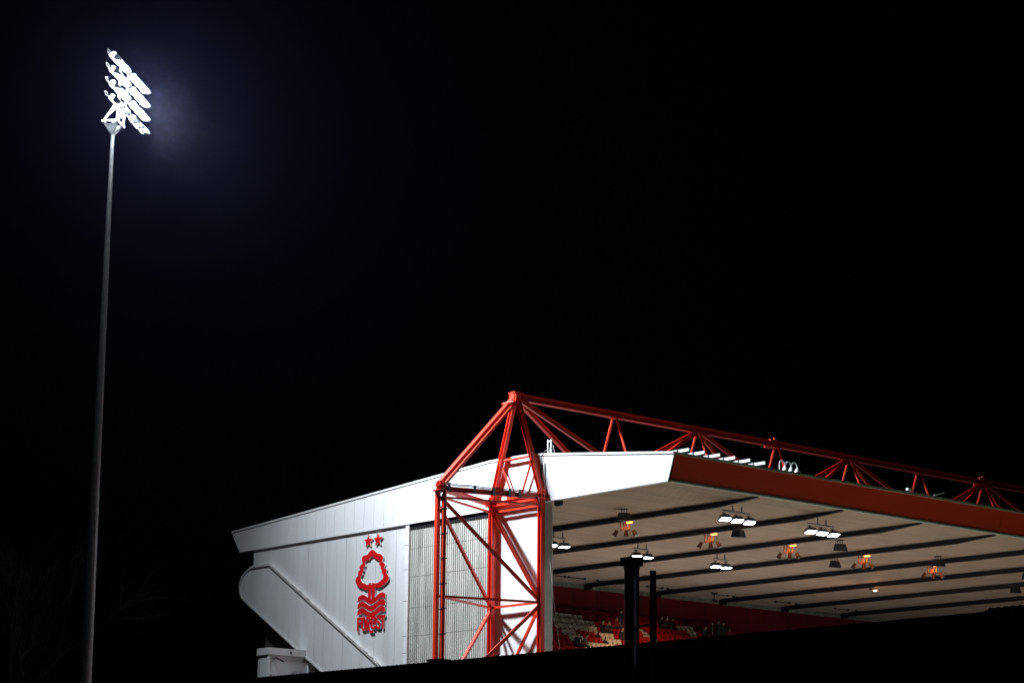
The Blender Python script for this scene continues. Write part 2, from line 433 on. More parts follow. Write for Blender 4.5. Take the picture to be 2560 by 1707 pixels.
letters = dict(F=[[(200,T0),(200,T1+20)],[(200,T0),(248,T0)],[(200,T0+62),(238,T0+62)]],
    O=[rr(262,300,T0,T1+14)],
    R=[[(322,T0),(322,T1+18)],[(322,T0),(352,T0),(366,T0+20),(366,T0+50),(352,T0+72),(322,T0+72)],[(346,T0+72),(356,T1+10),(372,T1+52),(404,T1+52)]],
    E=[[(434,T0+78),(390,T0+78),(390,T0+22),(402,T0),(424,T0),(436,T0+22),(436,T0+70)],[(390,T0+78),(390,T1-14),(402,T1+8),(424,T1+8),(434,T1-8)]],
    S=[[(500,T0+26),(490,T0),(466,T0),(456,T0+22),(458,T0+52),(498,T0+90),(500,T1-16),(490,T1+8),(466,T1+8),(456,T1-14)]],
    T=[[(512,T0),(556,T0)],[(536,T0),(536,T1+14)]])
for ch, ss in letters.items():
    b = MB(); stroke.k = 0
    for s in ss: stroke(b, [(x, y-.15*(x-375)) for x, y in s], 34)
    b.build('letter', ['crestred','crestwhite'], crest)

# ------------------------------------------------------------------ red lattice tower
tw = thing('lattice_tower', 'bright red three legged lattice tower standing against the white end wall', 'tower', (0,0,0))
A, B_, C_ = (-6.5,2.0), (-0.36,4.58), (-0.36,0.22)
ZT, ZM, ZL = 22.3, 16.15, 10.0
AP = (-0.5,2.35,28.5)
def at(c, z): return (c[0], c[1], z)
def part(name, m='red', parent=tw, **k):
    return lambda b: b.build(name, m, parent, **k)
for c, w in ((A,.26),(B_,.34),(C_,.34)):
    if c is A:
        MB().beam(at((A[0]-.02,A[1]+.20),0),at((A[0]-.02,A[1]+.20),ZT-.1),.24,.24).build('leg','red',tw)
    else: MB().ibeam(at(c,0),at(c,ZT),.30,w,.05,side=(0,1,0)).build('leg','red',tw)
def brace(p, q, w=.16, h=.16, name='brace'): MB().beam(p, q, w, h).build(name, 'red', tw)
for z0, z1 in ((ZT-.5,ZM),):
    brace(at(A,z0),at(C_,z1),.18,.18); brace(at(A,z0-.6),at(B_,z1),.17,.17); brace(at(B_,z0),at(C_,z1),.15,.15)
for z0, z1 in ((ZM-.1,ZL),(ZL,3.9)):
    brace(at(C_,z0),at(A,z1),.18,.18); brace(at(B_,z0),at(A,z1),.17,.17); brace(at(C_,z0),at(B_,z1),.15,.15)
for z in (ZM,ZL,3.9):
    for p, q in ((A,C_),(A,B_),(B_,C_)): brace(at(p,z),at(q,z),.13,.13,'strut')
for p, q in ((A,C_),(A,B_),(B_,C_)):
    MB().ibeam(at(p,ZT-.02),at(q,ZT-.02),.22,.30,.03).build('head_beam','red',tw)
    brace(at(p,ZT-.50),at(q,ZT-.50),.12,.12,'strut')
# connection blocks with plates and bolts
def node(c, s=.30):
    b = MB().box(c[0]-s,c[0]+s,c[1]-s,c[1]+s,ZT+.12,ZT+.17).box(c[0]-s*.55,c[0]+s*.55,c[1]-s*.6,c[1]+s*.6,ZT-.20,ZT+.42)
    b.box(c[0]-s*.95,c[0]-s*.4,c[1]-.04,c[1]+.04,ZT-.1,ZT+.36).box(c[0]-.04,c[0]+.04,c[1]-s*.95,c[1]+s*.95,ZT-.1,ZT+.36)
    b.box(c[0]-s*1.15,c[0]+s*1.15,c[1]-s*1.15,c[1]+s*1.15,ZT-.16,ZT-.11)
    o = b.build('connection_block','red',tw)
    b = MB()
    for i in (-1,1):
        for j in (-1,0,1): b.tube((c[0]+i*s*.95,c[1]+j*s*.8,ZT-.22),(c[0]+i*s*.95,c[1]+j*s*.8,ZT-.05),.03,n=6)
    b.build('bolt_set','dark',o)
for c in (A,B_,C_): node(c)
# raking legs up to the apex
AP_ = Vector(AP)
for off in ((-.13,.10),(.13,-.10)):
    MB().beam(Vector(at(A,ZT+.2))+Vector((off[0],off[1],0)), AP_+Vector((off[0]-.10,off[1],-.15)), .17,.30, side=(0,1,.1)).build('raking_leg','red',tw)
MB().beam(at(A,ZT+.2), AP_+Vector((-.1,0,-.15)), .24,.10, side=(0,1,.1)).build('raking_web','red',tw)
for c in (B_,C_):
    MB().ibeam(at(c,ZT+.2), AP_+Vector((0,(c[1]-2.2)*.08,-.3)), .26,.30,.05, side=(0,1,0)).build('raking_leg','red',tw)
def onleg(c, z): t = (z-ZT-.2)/(AP[2]-ZT-.5); return Vector(at(c,ZT+.2)).lerp(AP_+Vector((0,(c[1]-2.2)*.08,-.3)), t)
pb, pc = onleg(B_,24.8), onleg(C_,24.8)
sh = Vector((.02,0,0))
MB().tube(pb+sh, pc+sh, .085).build('tie_strut','red',tw)
for p in (pb, pc):
    MB().beam(p+sh+Vector((0,0,-.28)), p+sh+Vector((0,0,.12)), .2,.22).build('gusset','red',tw)
mid = Vector((-.36,2.35,ZT+.2))
for p, s in ((pb,.35),(pc,-.35)): MB().tube(p+sh+Vector((0,0,-.2)), mid+Vector((0,s,0)), .065).build('knee_brace','red',tw)
MB().box(-.45,-.28,1.5,3.2,ZT+.14,ZT+.32).build('knee_seat','red',tw)
# apex block
b = MB().box(AP[0]-.32,AP[0]+.30,AP[1]-.16,AP[1]+.16,AP[2]-.35,AP[2]+.20)
b.box(AP[0]-.38,AP[0]+.34,AP[1]-.30,AP[1]+.02,AP[2]+.20,AP[2]+.25).box(AP[0]-.34,AP[0]+.30,AP[1]+.06,AP[1]+.34,AP[2]+.19,AP[2]+.24)
b.box(AP[0]-.30,AP[0]+.1,AP[1]-.30,AP[1]-.24,AP[2]-.3,AP[2]+.2).box(AP[0]-.30,AP[0]+.1,AP[1]+.24,AP[1]+.30,AP[2]-.3,AP[2]+.2)
ab = b.build('apex_block','red',tw)
b = MB()
for s in (-1,1): b.beam((AP[0]-.55,AP[1]+s*.28,AP[2]-.42),(AP[0]-.1,AP[1]+s*.28,AP[2]-.30),.34,.05)
b.box(AP[0]-.75,AP[0]-.45,AP[1]-.42,AP[1]+.48,AP[2]-.50,AP[2]-.44)
b.build('splice_plate','red',ab)
b = MB()
for k in range(8): b.tube((AP[0]-.62,AP[1]-.36+k*.11,AP[2]-.56),(AP[0]-.62,AP[1]-.36+k*.11,AP[2]-.36),.022,n=6)
b.build('bolt_set','crestwhite',ab)

# riser pipe with clamp rings beside the outer leg
rp = thing('riser_pipe', 'dark red clamped riser pipe running up beside the outer tower leg', 'pipe', (A[0]+.10,A[1]-.27,0))
MB().tube((0,0,0),(0,0,ZT-.1),.125,n=14).build('pipe','red',rp,smooth=True)
for k in range(15):
    z = 1.2+k*1.42
    if z > ZT-.6: break
    b = MB().tube((0,0,z),(0,0,z+.05),.155,n=14); b.box(-.05,.05,-.30,.28,z+.0,z+.04)
    b.build('clamp','dark',rp)
MB().tube((-.04,.19,0),(-.04,.19,ZT-.3),.03,n=6).build('cable','cable',rp)
# cables clipped along the top beam
tc = thing('beam_cable', 'black cable clipped along the top beam between outer and inner tower legs', 'cable', (0,0,0))
pts = []
for i in range(25):
    t = i/24; p = Vector(at(A,ZT+.26)).lerp(Vector(at(C_,ZT+.20)), t); p.z += .05*math.sin(t*26)*.3-.03*math.sin(t*math.pi); pts.append(p)
b = MB().path(pts,.035).path([p+Vector((.02,-.02,.075)) for p in pts],.028)
b.build('cable','cable',tc)
for t in (.08,.33,.52,.68,.78):
    p = Vector(at(A,ZT)).lerp(Vector(at(C_,ZT)), t); MB().box(p.x-.14,p.x+.04,p.y-.13,p.y-.09,p.z-.20,p.z+.30).build('clip','dark',tc)
b = MB()
p0 = Vector(at(A,ZT+.3)); b.path([p0+Vector((.5,.0,.06)),p0+Vector((.15,-.25,-.1)),p0+Vector((-.1,-.3,-.34)),p0+Vector((0,-.28,-.8))],.025)
b.build('cable_tail','cable',tc)
# conduit on the roof edge and swan-neck cables
rc = thing('roof_conduit', 'black conduit rising over the white roof edge right of the tower', 'conduit', (-0.2,0.42,22.4))
b = MB().path([(-.25,-.05,.1),(-.12,-.02,.35),(0,0,.7),(0,0,1.9)],.045).path([(0,0,1.9),(0,.0,2.25),(.05,-.25,2.6),(.2,-.62,2.72),(.3,-.8,2.7)],.022)
b.build('conduit_pipe','cable',rc)
MB().tube((0.02,-.27,.0),(0.02,-.27,1.9),.04,n=6).build('conduit_rail','trim',rc)

# small mast bracket standing on the roof
rbk = thing('roof_bracket', 'small white twin post bracket on the roof beside the tower', 'bracket', (0.3,0.25,24.83))
MB().box(-.25,.35,-.28,.28,-.05,.05).build('foot','trim',rbk)
for y in (-.14,.14): MB().box(-.04,.04,y-.035,y+.035,.05,.92).build('post','band',rbk)
MB().box(-.03,.03,-.14,.14,.80,.86).build('crossbar','band',rbk)
MB().box(-.03,.03,-.05,.05,.05,.42).build('junction_box','galv',rbk)
MB().path([(.05,-.1,.62),(.05,-.26,.52),(.05,-.34,.25),(.05,-.36,0)],.018).build('cable','trim',rbk)
# thin pale rope hanging from the tower
rope = tag(MB().path([(-.9,-.09,22.2),(.32,.44,20.31),(.32,.05,17.6),(.30,-.35,15.4),(.3,-.81,13.0),(.3,-1.0,10)],.016).build('hanging_rope','rope'), 'thin pale rope hanging from the tower past the grey pier', 'rope')
rope2 = tag(MB().path([(.66,.38,22.0),(.67,.36,18),(.67,.35,10)],.022).build('pier_cable','band'), 'straight white cable running down the edge of the grey pier', 'cable')
nb = thing('soffit_box', 'tiny black box under the roof edge beside the grey pier', 'box', (.35,-.5,21.9)); MB().box(-.12,.12,-.25,.25,-.12,.14).box(-.05,.05,-.15,.2,-.16,-.12).build('housing','black',nb)

# ------------------------------------------------------------------ roof truss
tr = thing('roof_truss', 'red steel truss running along the roof from the tower apex', 'truss', (0,0,0))
ZC = 28.42
def chord_node(k): return Vector((k*BAY, 2.1, ZC)) if k else AP_.copy()
for k in range(0, NB-1):
    p, q = chord_node(k), chord_node(k+1)
    if k == 0: p = p+Vector((.25,0,0))
    MB().ibeam(p, q, .42, .40, .06).build('top_chord','red',tr)
ZBn = 24.35
for k in range(1, NB):
    n0 = Vector((k*BAY,2.1,ZC-.2))
    for s in (-1,1):
        MB().tube(n0+Vector((0,s*.16,0)), (k*BAY,2.1+s*1.62,ZBn), .085).build('hanger','red',tr)
    MB().beam(n0+Vector((-.35,0,.02)), n0+Vector((.35,0,.02)), .46,.10).build('node_plate','red',tr)
    if k % 2 == 0:
        for dx in (-1,1):
            for s in (-1,1):
                MB().ibeam(n0+Vector((dx*.25,s*.12,0)), ((k+dx)*BAY,2.1+s*1.62,ZBn), .17,.24,.03).build('diagonal','red',tr)
    if k in (3,6,9):
        b = MB().box(k*BAY-.9,k*BAY-.25,1.80,2.4,ZC-.28,ZC+.24)
        b.add([(k*BAY-.05,1.7,ZC-.15),(k*BAY+.05,1.7,ZC-.15),(k*BAY+.05,2.3,ZC+.5),(k*BAY-.05,2.3,ZC+.5),(k*BAY-.05,2.5,ZC-.15),(k*BAY+.05,2.5,ZC-.15)],
              [(0,3,4),(1,5,2),(0,1,2,3),(3,2,5,4)])
        b.build('chord_splice','red',tr)
for s in (-1,1): MB().ibeam(AP_+Vector((.25,s*.12,-.2)), (BAY,2.1+s*1.62,ZBn), .22,.28,.04).build('diagonal','red',tr)
for s in (-1,1): MB().beam((0.5,2.1+s*1.62,ZBn),(XE,2.1+s*1.62,ZBn), .2,.2).build('bottom_chord','red',tr)

# ------------------------------------------------------------------ things on the front edge of the roof
for k in range(6):
    x = 0.75+k*1.23
    t = thing('roof_outrigger', f'white arm sticking out over the red fascia, {ORD[k]} of six from the tower', 'arm', (x,-9.6,23.62), group='white arms on the roof edge')
    MB().box(-.06,.06,-1.15,.25,.12,.28).build('arm','cwhite',t)
    MB().box(-.05,.55,-.06,.02,-.02,.10).build('foot','cwhite',t)
    MB().box(-.10,.10,-.30,-.22,.02,.30).build('clamp','galv',t)
for k in range(3):
    t = thing('dome_camera', f'white dome camera on a swan neck above the red fascia, {ORD[k]} from left', 'camera', (8.75+k*.52,-10.15,23.62), group='dome cameras on the roof edge')
    pts = [(0,0,0),(0,0,.42)]+[(.24-.24*math.cos(a), 0, .42+.22*math.sin(a)) for a in [i*math.pi/8 for i in range(1,9)]]+[(.48,0,.34)]
    MB().path(pts,.038,8).build('swan_neck','cwhite',t)
    b = MB().tube((.48,0,.36),(.48,0,.26),.05,.13,n=14); b.tube((.48,0,.26),(.48,0,.10),.13,.19,n=14); h = b.build('housing','cwhite',t,smooth=True)
    b = MB()
    for i in range(4): a0, a1 = i*math.pi/8, (i+1)*math.pi/8; b.tube((.48,0,.10-.15*math.sin(a0)),(.48,0,.10-.15*math.sin(a1)),.15*math.cos(a0)+.001,.15*math.cos(a1)+.001,n=14)
    b.build('dome','dome',t,smooth=True)
t = thing('edge_aerial', 'low white aerial lying along the top of the red fascia', 'aerial', (20.4,-10.15,23.64))
MB().box(-.18,.22,-.1,.1,.16,.30).build('box','cwhite',t); MB().beam((0,0,.16),(3.1,.05,.12),.05,.05).build('rail','dark',t)
for x in (.1,1.3,2.5): MB().box(x-.03,x+.03,-.03,.03,0,.14).build('foot','cwhite',t)
MB().beam((2.4,0,.14),(3.25,-.1,.36),.06,.08).build('arm','cwhite',t)
# ------------------------------------------------------------------ lamps under the roof
def floodhead(parent, x, y, z, tilt, yaw=0.0):
    h = MB()
    v = [(-.16,-.20,.16),(.16,-.20,.16),(.16,.18,.20),(-.16,.18,.20),(-.30,-.36,-.05),(.30,-.36,-.05),(.30,.20,-.05),(-.30,.20,-.05)]
    h.add(v, [(0,1,2,3),(0,4,5,1),(1,5,6,2),(2,6,7,3),(3,7,4,0),(4,7,6,5)])
    h.box(-.10,.10,.18,.36,-.02,.20); h.tube((0,0,.16),(0,0,.30),.035,n=6).box(-.09,.09,-.02,.02,.27,.31)
    o = h.build('floodlight','dark',parent, loc=(x,y,z))
    o.rotation_euler = (tilt,0,yaw); o.scale = (1.2,1.2,1.2)
    MB().box(-.23,.23,-.28,.12,-.075,-.052).build('lens','lens2',o)
    return o
def cluster(x, y, n, label, aim):
    t = thing('roof_floodlight_cluster', label, 'floodlight', (x,y,21.70), group='white floodlights under the roof')
    W = 1.02*(n-1)
    MB().box(-.035,.035,-.03,.03,-.35,.0).build('drop_rod','galv',t, loc=(-.28,0,0)); MB().box(-.035,.035,-.03,.03,-.35,.0).build('drop_rod','galv',t, loc=(.48,0,0))
    MB().box(-W/2-.15,W/2+.15,-.035,.035,-.40,-.33).build('crossbar','galv',t)
    for i in range(n):
        floodhead(t, -W/2+i*1.02, -.05, -.86, R(-11 if n == 3 else -2), R(-24+random.uniform(-5,5)))
    spot('beam', t, (0,-.5,-1.35), aim, ROOF_W*n*(1.75 if n == 3 else 1.6), 88 if n == 3 else 76, (.9,.95,1.0), .25, .6)
    spot('spill', t, (0,-.3,-1.3), (0,-.3,-9), ROOF_W*n*.012, 168, (.9,.95,1.0), .25, .3)
    return t
cluster(BAY,7.3,2,'pair of lit floodlights under the roof, nearest the grey pier', (10,2,-22))
cluster(2*BAY,7.3,2,'pair of lit floodlights under the roof, directly above the black flue', (24,2,-22))
cluster(3*BAY,7.3,2,'pair of lit floodlights under the roof, right of the black flue', (34,3,-26))
cluster(BAY,-8.0,3,'triple lit floodlight under the roof near the corner of the red fascia', (12,-13,-24))
cluster(2*BAY,-8.0,3,'triple lit floodlight under the roof further along the red fascia', (24,-14,-28))
for k in range(5):
    t = thing('warm_spotlight_group', f'three hanging spotlight cans lit orange below a rafter, {ORD[k]} from the grey pier', 'spotlight', ((k+1)*BAY,1.2,21.70), group='orange lit spotlights under the roof')
    for dx, dy in ((-.16,.22),(.0,.10),(.06,-.02),(.16,-.22)): MB().box(dx-.028,dx+.028,dy-.028,dy+.028,-.48,0).build('rod','copper',t)
    MB().box(-.03,.03,-.42,.42,-.52,-.47).box(-.34,.34,-.03,.03,-.53,-.48).build('ring_bar','copper',t)
    for dx, dy, tx, ty in ((-.30,.40,.5,.35),(.05,-.05,0,0),(.30,-.42,-.55,-.3)):
        b = MB().tube((0,0,0),(0,0,-.34),.10,.155,n=10); b.box(-.13,.13,-.02,.02,-.10,.06)
        o = b.build('can','bronze',t, loc=(dx,dy,-.55)); o.rotation_euler = (tx*.9,ty*.9,0)
        MB().tube((0,0,-.335),(0,0,-.345),.13,n=10).build('glass','glasslamp',o)
    lb = MB().box(-.07,.07,-.62,-.18,-.10,-.03).build('lamp_batten','warm',t)
    spot('glow', t, (-.05,-.36,-.13), (-.12,.1,-2), WARM_W*(.5+.14*k), 150, (1,.36,.08), .06, .5)
    if k == 0: spot('warm_beam', t, (0.1,.1,-1.0), (21.0,20.6,-5.6), WARM_W*200, 17, (1,.55,.26), .1)
def speaker(x, y, label, s=1.0):
    t = thing('hanging_speaker', label, 'speaker', (x,y,ZS), group='black speakers under the roof')
    for dy in (-.22,.0,.22): MB().tube((0,dy,0),(0,dy,-.30),.02,n=6).build('hanger','dark',t)
    MB().box(-.12,.12,-.3,.3,-.03,0.0).build('mount_plate','dark',t)
    b = MB().add([(-.22*s,-.29*s,-.26),(.22*s,-.29*s,-.26),(.22*s,.26*s,-.20),(-.22*s,.26*s,-.20),(-.30*s,-.40*s,-.72),(.30*s,-.40*s,-.72),(.30*s,.36*s,-.66),(-.30*s,.36*s,-.66)],
        [(0,1,2,3),(0,4,5,1),(1,5,6,2),(2,6,7,3),(3,7,4,0),(4,7,6,5)])
    b.build('cabinet','black',t)
speaker(5.4,-.75,'black hanging speaker nearest the tower, above the first orange lamp')
speaker(15.4,-.62,'black hanging speaker between the two triple floodlights and the second rafter')
speaker(24.7,-.9,'black hanging speaker on the soffit right of the third orange lamp')
speaker(35.4,-.4,'black hanging speaker above the fifth orange lamp')
speaker(45.6,-.3,'black hanging speaker at the right edge of the picture')
speaker(31.0,5.0,'angled black speaker left of the fourth orange lamp', .9)
speaker(51.8,5.4,'black hanging speaker low at the right, above the dark roof', .9)
t = thing('bulkhead_lamp', 'small lit lamp on a far rafter at the right, with orange glow', 'lamp', (6*BAY,12.6,21.66))
MB().box(-.3,.3,-.12,.12,-.12,0).build('housing','dark',t); MB().box(.1,.3,-.10,.10,-.19,-.12).build('glass','warmw',t)
l = bpy.data.lights.new('glow','POINT'); l.energy = 60; l.color = (1,.42,.1); l.shadow_soft_size = .05; o = obj('glow',l,t,(.2,-.2,-.3)); o['kind'] = 'helper'
for k, x in enumerate((24.3,26.3,29.2,31.6,34.4,36.6,41.6,43.9,48.8,51.2,56.0,58.6)):
    t = thing('batten_light', f'thin unlit batten light on the soffit near the back wall, {ordinal(k+1)} from the left', 'batten light', (x,25.9,22.04), group='unlit battens at the back of the soffit')
    MB().box(-.85,.85,-.05,.05,-.07,-.02).build('tube_tray','dark',t)
    for s in (-.8,.8): MB().box(s-.06,s+.06,-.08,.08,-.10,.04).build('end_cap','dark',t)
t = thing('ceiling_fan', 'small dark hanging camera on a short stem near the back of the soffit', 'camera', (40.2,25.2,22.05))
t.name = 'hanging_camera'
MB().box(-.35,.35,-.06,.06,-.10,-.03).build('mount','dark',t); MB().tube((0,0,-.1),(0,0,-.55),.04,n=8).build('stem','dark',t); MB().tube((-.15,0,-.6),(.2,.0,-.68),.10,.12,n=10).build('body','dark',t)

# ------------------------------------------------------------------ seats
WHITE = {0:range(7,14), 1:range(6,15), 2:range(5,14), 3:[5,6,7,13,14,15], 4:[5,6,7,13,14,15], 5:range(7,13), 6:range(5,12)}
WHITE = {k:set(v) for k,v in WHITE.items()}; WHITE[0] |= {35,36,37,38}; WHITE[1] |= {36,37}
SPAN = {-1:(8,46), 0:(6,50), 1:(4,45), 2:(3,37), 3:(1,30), 4:(0,24), 5:(-1,17), 6:(-2,11), 7:(-3,6)}
def seat_mesh(m):
    b = MB()
    # backrest: slightly dished slab with a rolled top
    for k in range(4):
        y0, y1 = -.20+k*.10, -.20+(k+1)*.10
        c0, c1 = .05*(1-(abs(y0)/.215)**2), .05*(1-(abs(y1)/.215)**2)
        b.add([(y0,.14+c0,.56),(y1,.14+c1,.56),(y1,.20+c1,.79),(y0,.20+c0,.79),(y0,.18+c0,.56),(y1,.18+c1,.56),(y1,.25+c1,.80),(y0,.25+c0,.80)],
              [(0,1,2,3),(5,4,7,6),(3,2,6,7),(0,4,5,1)])
    b.box(-.205,.205,.15,.27,.775,.81)
    # tipped-up seat pan
    b.add([(-.15,.12,.26),(.15,.12,.26),(.17,.02,.56),(-.17,.02,.56),(-.15,.16,.26),(.15,.16,.26),(.17,.055,.57),(-.17,.055,.57)],
          [(0,1,2,3),(5,4,7,6),(3,2,6,7),(0,4,5,1),(1,5,6,2),(0,3,7,4)])
    b.box(-.04,.04,.14,.22,0,.40,1)
    me = bpy.data.meshes.new('stadium_seat'); me.from_pydata(b.v, [], b.f); me.materials.append(M[m]); me.materials.append(M['dark'])
    me.polygons.foreach_set('material_index', b.mi); return me
SW, SR = seat_mesh('seatw'), seat_mesh('seatr')
for i, (c0, c1) in SPAN.items():
    n = 0
    for c in range(c0, c1+1):
        if c in (24,25) or (c == 12 and i in (3,4)): continue
        w = c in WHITE.get(i, ()); n += 1
        o = obj('stadium_seat', SW if w else SR, None, (22+.475*c, 27.4-.8*i, 18.72-.49*i))
        o.rotation_euler = (0,0,random.uniform(-.02,.02))
        tag(o, f"{'white' if w else 'red'} plastic seat, {ordinal(n)} from the left in the {ordinal(i+2)} row from the top", 'seat', 'folding seats in the stand')

# ------------------------------------------------------------------ spectators
def person(loc, rz, seated, coat, label, lean=0.0, h=1.0, arms=0):
    J = {}
    if seated:
        hip = .50
        J['pel'] = (0,.05,hip,.155,'t'); J['wst'] = (0,.06,hip+.16,.15,'c'); J['chs'] = (0,.04-lean*.3,hip+.40,.17,'c'); J['nck'] = (0,.02-lean*.6,hip+.58,.065,'s')
        J['hd0'] = (0,-.01-lean*.7,hip+.66,.085,'s'); J['hd1'] = (0,-.02-lean*.8,hip+.77,.10,'s'); J['hd2'] = (0,.0-lean*.8,hip+.86,.07,'h')
        for s in (-1,1):
            J[f'hip{s}'] = (s*.10,.0,hip-.01,.105,'t'); J[f'kn{s}'] = (s*.13,-.42,hip+.0,.075,'t'); J[f'ank{s}'] = (s*.13,-.40,.09,.05,'t'); J[f'toe{s}'] = (s*.14,-.58,.04,.04,'h')
            J[f'sh{s}'] = (s*.20,.04-lean*.45,hip+.48,.075,'c'); J[f'el{s}'] = (s*.27,-.06-lean*.4,hip+.22,.06,'c'); J[f'wr{s}'] = (s*.14,-.27-lean*.2,hip+.16,.04,'c'); J[f'ha{s}'] = (s*.09,-.35-lean*.2,hip+.15,.04,'s')
    else:
        J['pel'] = (0,0,.94,.15,'t'); J['wst'] = (0,.0,1.10,.145,'c'); J['chs'] = (0,-lean*.3,1.34,.165,'c'); J['nck'] = (0,-.01-lean*.5,1.52,.062,'s')
        J['hd0'] = (0,-.03-lean*.55,1.59,.082,'s'); J['hd1'] = (0,-.03-lean*.6,1.67,.098,'s'); J['hd2'] = (0,-.01-lean*.6,1.75,.07,'h')
        for s in (-1,1):
            J[f'hip{s}'] = (s*.10,0,.88,.10,'t'); J[f'kn{s}'] = (s*.115,-.02,.48,.068,'t'); J[f'ank{s}'] = (s*.12,.02,.09,.046,'t'); J[f'toe{s}'] = (s*.14,-.16,.035,.038,'h')
            J[f'sh{s}'] = (s*.20,-lean*.35,1.43,.072,'c')
            if arms: J[f'el{s}'] = (s*.27,-.08,1.17,.056,'c'); J[f'wr{s}'] = (s*.16,-.28,1.16,.038,'c'); J[f'ha{s}'] = (s*.10,-.35,1.18,.038,'s')
            else: J[f'el{s}'] = (s*.27,.03,1.14,.056,'c'); J[f'wr{s}'] = (s*.28,-.04,.90,.038,'c'); J[f'ha{s}'] = (s*.28,-.07,.80,.04,'s')
    E = [('pel','wst'),('wst','chs'),('chs','nck'),('nck','hd0'),('hd0','hd1'),('hd1','hd2')]
    for s in (-1,1): E += [('pel',f'hip{s}'),(f'hip{s}',f'kn{s}'),(f'kn{s}',f'ank{s}'),(f'ank{s}',f'toe{s}'),('chs',f'sh{s}'),(f'sh{s}',f'el{s}'),(f'el{s}',f'wr{s}'),(f'wr{s}',f'ha{s}')]
    ks = list(J); ix = {k:i for i,k in enumerate(ks)}
    me = bpy.data.meshes.new('skeleton'); me.from_pydata([tuple(q*h for q in J[k][:3]) for k in ks], [(ix[a],ix[b]) for a,b in E], [])
    tmp = obj('tmp', me)
    md = tmp.modifiers.new('skin','SKIN')
    md.use_smooth_shade = True
    if not me.skin_vertices: me.skin_vertices.new() if hasattr(me.skin_vertices,'new') else None
    for i, k in enumerate(ks):
        sv = me.skin_vertices[0].data[i]; sv.radius = (J[k][3]*h, J[k][3]*h*(.72 if k in ('chs','wst','pel') else 1)); sv.use_root = (k == 'pel')
    tmp.modifiers.new('sub','SUBSURF').levels = 1
    dg = bpy.context.evaluated_depsgraph_get(); dg.update()
    m2 = bpy.data.meshes.new_from_object(tmp.evaluated_get(dg)); bpy.data.objects.remove(tmp, do_unlink=True)
    m2.name = 'person'; m2.materials.clear()
    order = 'tcsh'
    for q in ('jeans', coat, 'skin', 'hair'): m2.materials.append(M[q])
    P = [(Vector(J[k][:3])*h, order.index(J[k][4])) for k in ks]
    for a, b_ in E:
        P.append(((Vector(J[a][:3])+Vector(J[b_][:3]))*.5*h, order.index(J[b_][4] if J[a][4] != 'c' or J[b_][4] == 'c' else 'c')))
    mi = []
    for p in m2.polygons: mi.append(min(P, key=lambda q: (q[0]-p.center).length_squared)[1])
    m2.polygons.foreach_set('material_index', mi); m2.update()
    o = obj('person', m2, None, loc); o.rotation_euler = (0,0,rz)
    tag(o, label, 'person', 'spectators in the stand')
    # hair cap
    hd = Vector(J['hd1'][:3])*h; b = MB()
    for i in range(4):
        a0, a1 = i*math.pi/8, (i+1)*math.pi/8
        b.tube(hd+Vector((0,.015,.0+.125*math.sin(a0))), hd+Vector((0,.015,.0+.125*math.sin(a1))), .118*math.cos(a0)+.002, .118*math.cos(a1)+.002, n=10)
    b.build('hair','hair',o,smooth=True)
    return o
def seatpos(i, c): return (22+.475*c, 27.4-.8*i, 18.72-.49*i)
def S(i, c, coat, label, rz=0., lean=.1, h=1.0): x,y,z = seatpos(i,c); return person((x,y+.02,z), rz, True, coat, label, lean, h)
def ST(i, c, coat, label, rz=0., h=1.0, arms=0): x,y,z = seatpos(i,c); return person((x,y-.15,z), rz, False, coat, label, .08, h, arms)
S(5,4.4,'coatk','person in black coat seated left of the pair at the lower left seats', -.5, .35, 1.05)
S(5,5.6,'coatg','person in grey coat leaning towards neighbour at the lower left seats', .6, .4)
S(2,14.4,'coatk','seated person in black left of the standing person beside the flue', .2)
S(2,15.7,'coatb','seated person in navy beside the aisle, left of the flue', -.3, .2)
S(3,16.9,'coatk','seated person in black directly below the standing person by the flue', 0, .2)
ST(1,19.6,'coatb','standing person in navy coat just left of the black flue', .3, 1.05)
S(1,19.0,'coatr','seated person in red coat beside the standing person left of the flue', .1, .15)
S(0,30.6,'coatk','seated person in black, left of the three right of the thin duct', .1)
S(0,31.9,'coatb','seated person in navy, middle of the three right of the thin duct', -.2)
S(0,33.2,'coatk','seated person in black, right of the three right of the thin duct', .3)
ST(1,40.4,'coatg','standing person in grey at the left of the far standing group', .8, .97)
ST(1,41.9,'coatb','tall standing person in navy in the middle of the far standing group', -.2, 1.06, 1)
ST(1,43.2,'coatk','standing person in black at the right of the far standing group', -.7, 1.0)
S(1,44.8,'coatr','seated person in red right of the far standing group', .2)
S(1,39.2,'coatk','seated person in black left of the far standing group', -.2)

# ------------------------------------------------------------------ stair block at the back of the stand
sb = thing('stair_block', 'white stair block with rounded corner below the back of the stand', 'stair block', (-3.0,23.28,0))
def rounded(o):                                            # plan of the block, rounded at its outer back corner
    pts = [(0-o,0-o),(8,0-o),(8,2.2+o),(1.4,2.2+o)]
    for i in range(7):
        a = math.pi/2+i*math.pi/12; pts.append((1.4+(1.4+o)*math.cos(a), .8+(1.4+o)*math.sin(a)))
    return pts
def prism(b, pl, z0, z1):
    n = len(pl); b.add([(x,y,z0) for x,y in pl]+[(x,y,z1) for x,y in pl], [tuple(reversed(range(n))), tuple(range(n,2*n))]+[(i,(i+1)%n,n+(i+1)%n,n+i) for i in range(n)])
    return b
prism(MB(), rounded(0), 0, 14.42).build('wall','white',sb,smooth=True)
prism(MB(), rounded(.10), 14.36, 14.80).build('parapet','white',sb,smooth=True)
MB().box(-.06,.05,-.06,.10,0,14.3).build('corner_trim','band',sb)
MB().box(3.02,3.12,-.12,-.02,0,14.3).build('downpipe','band',sb); MB().box(3.32,3.40,-.12,-.02,0,14.3).build('downpipe','band',sb)
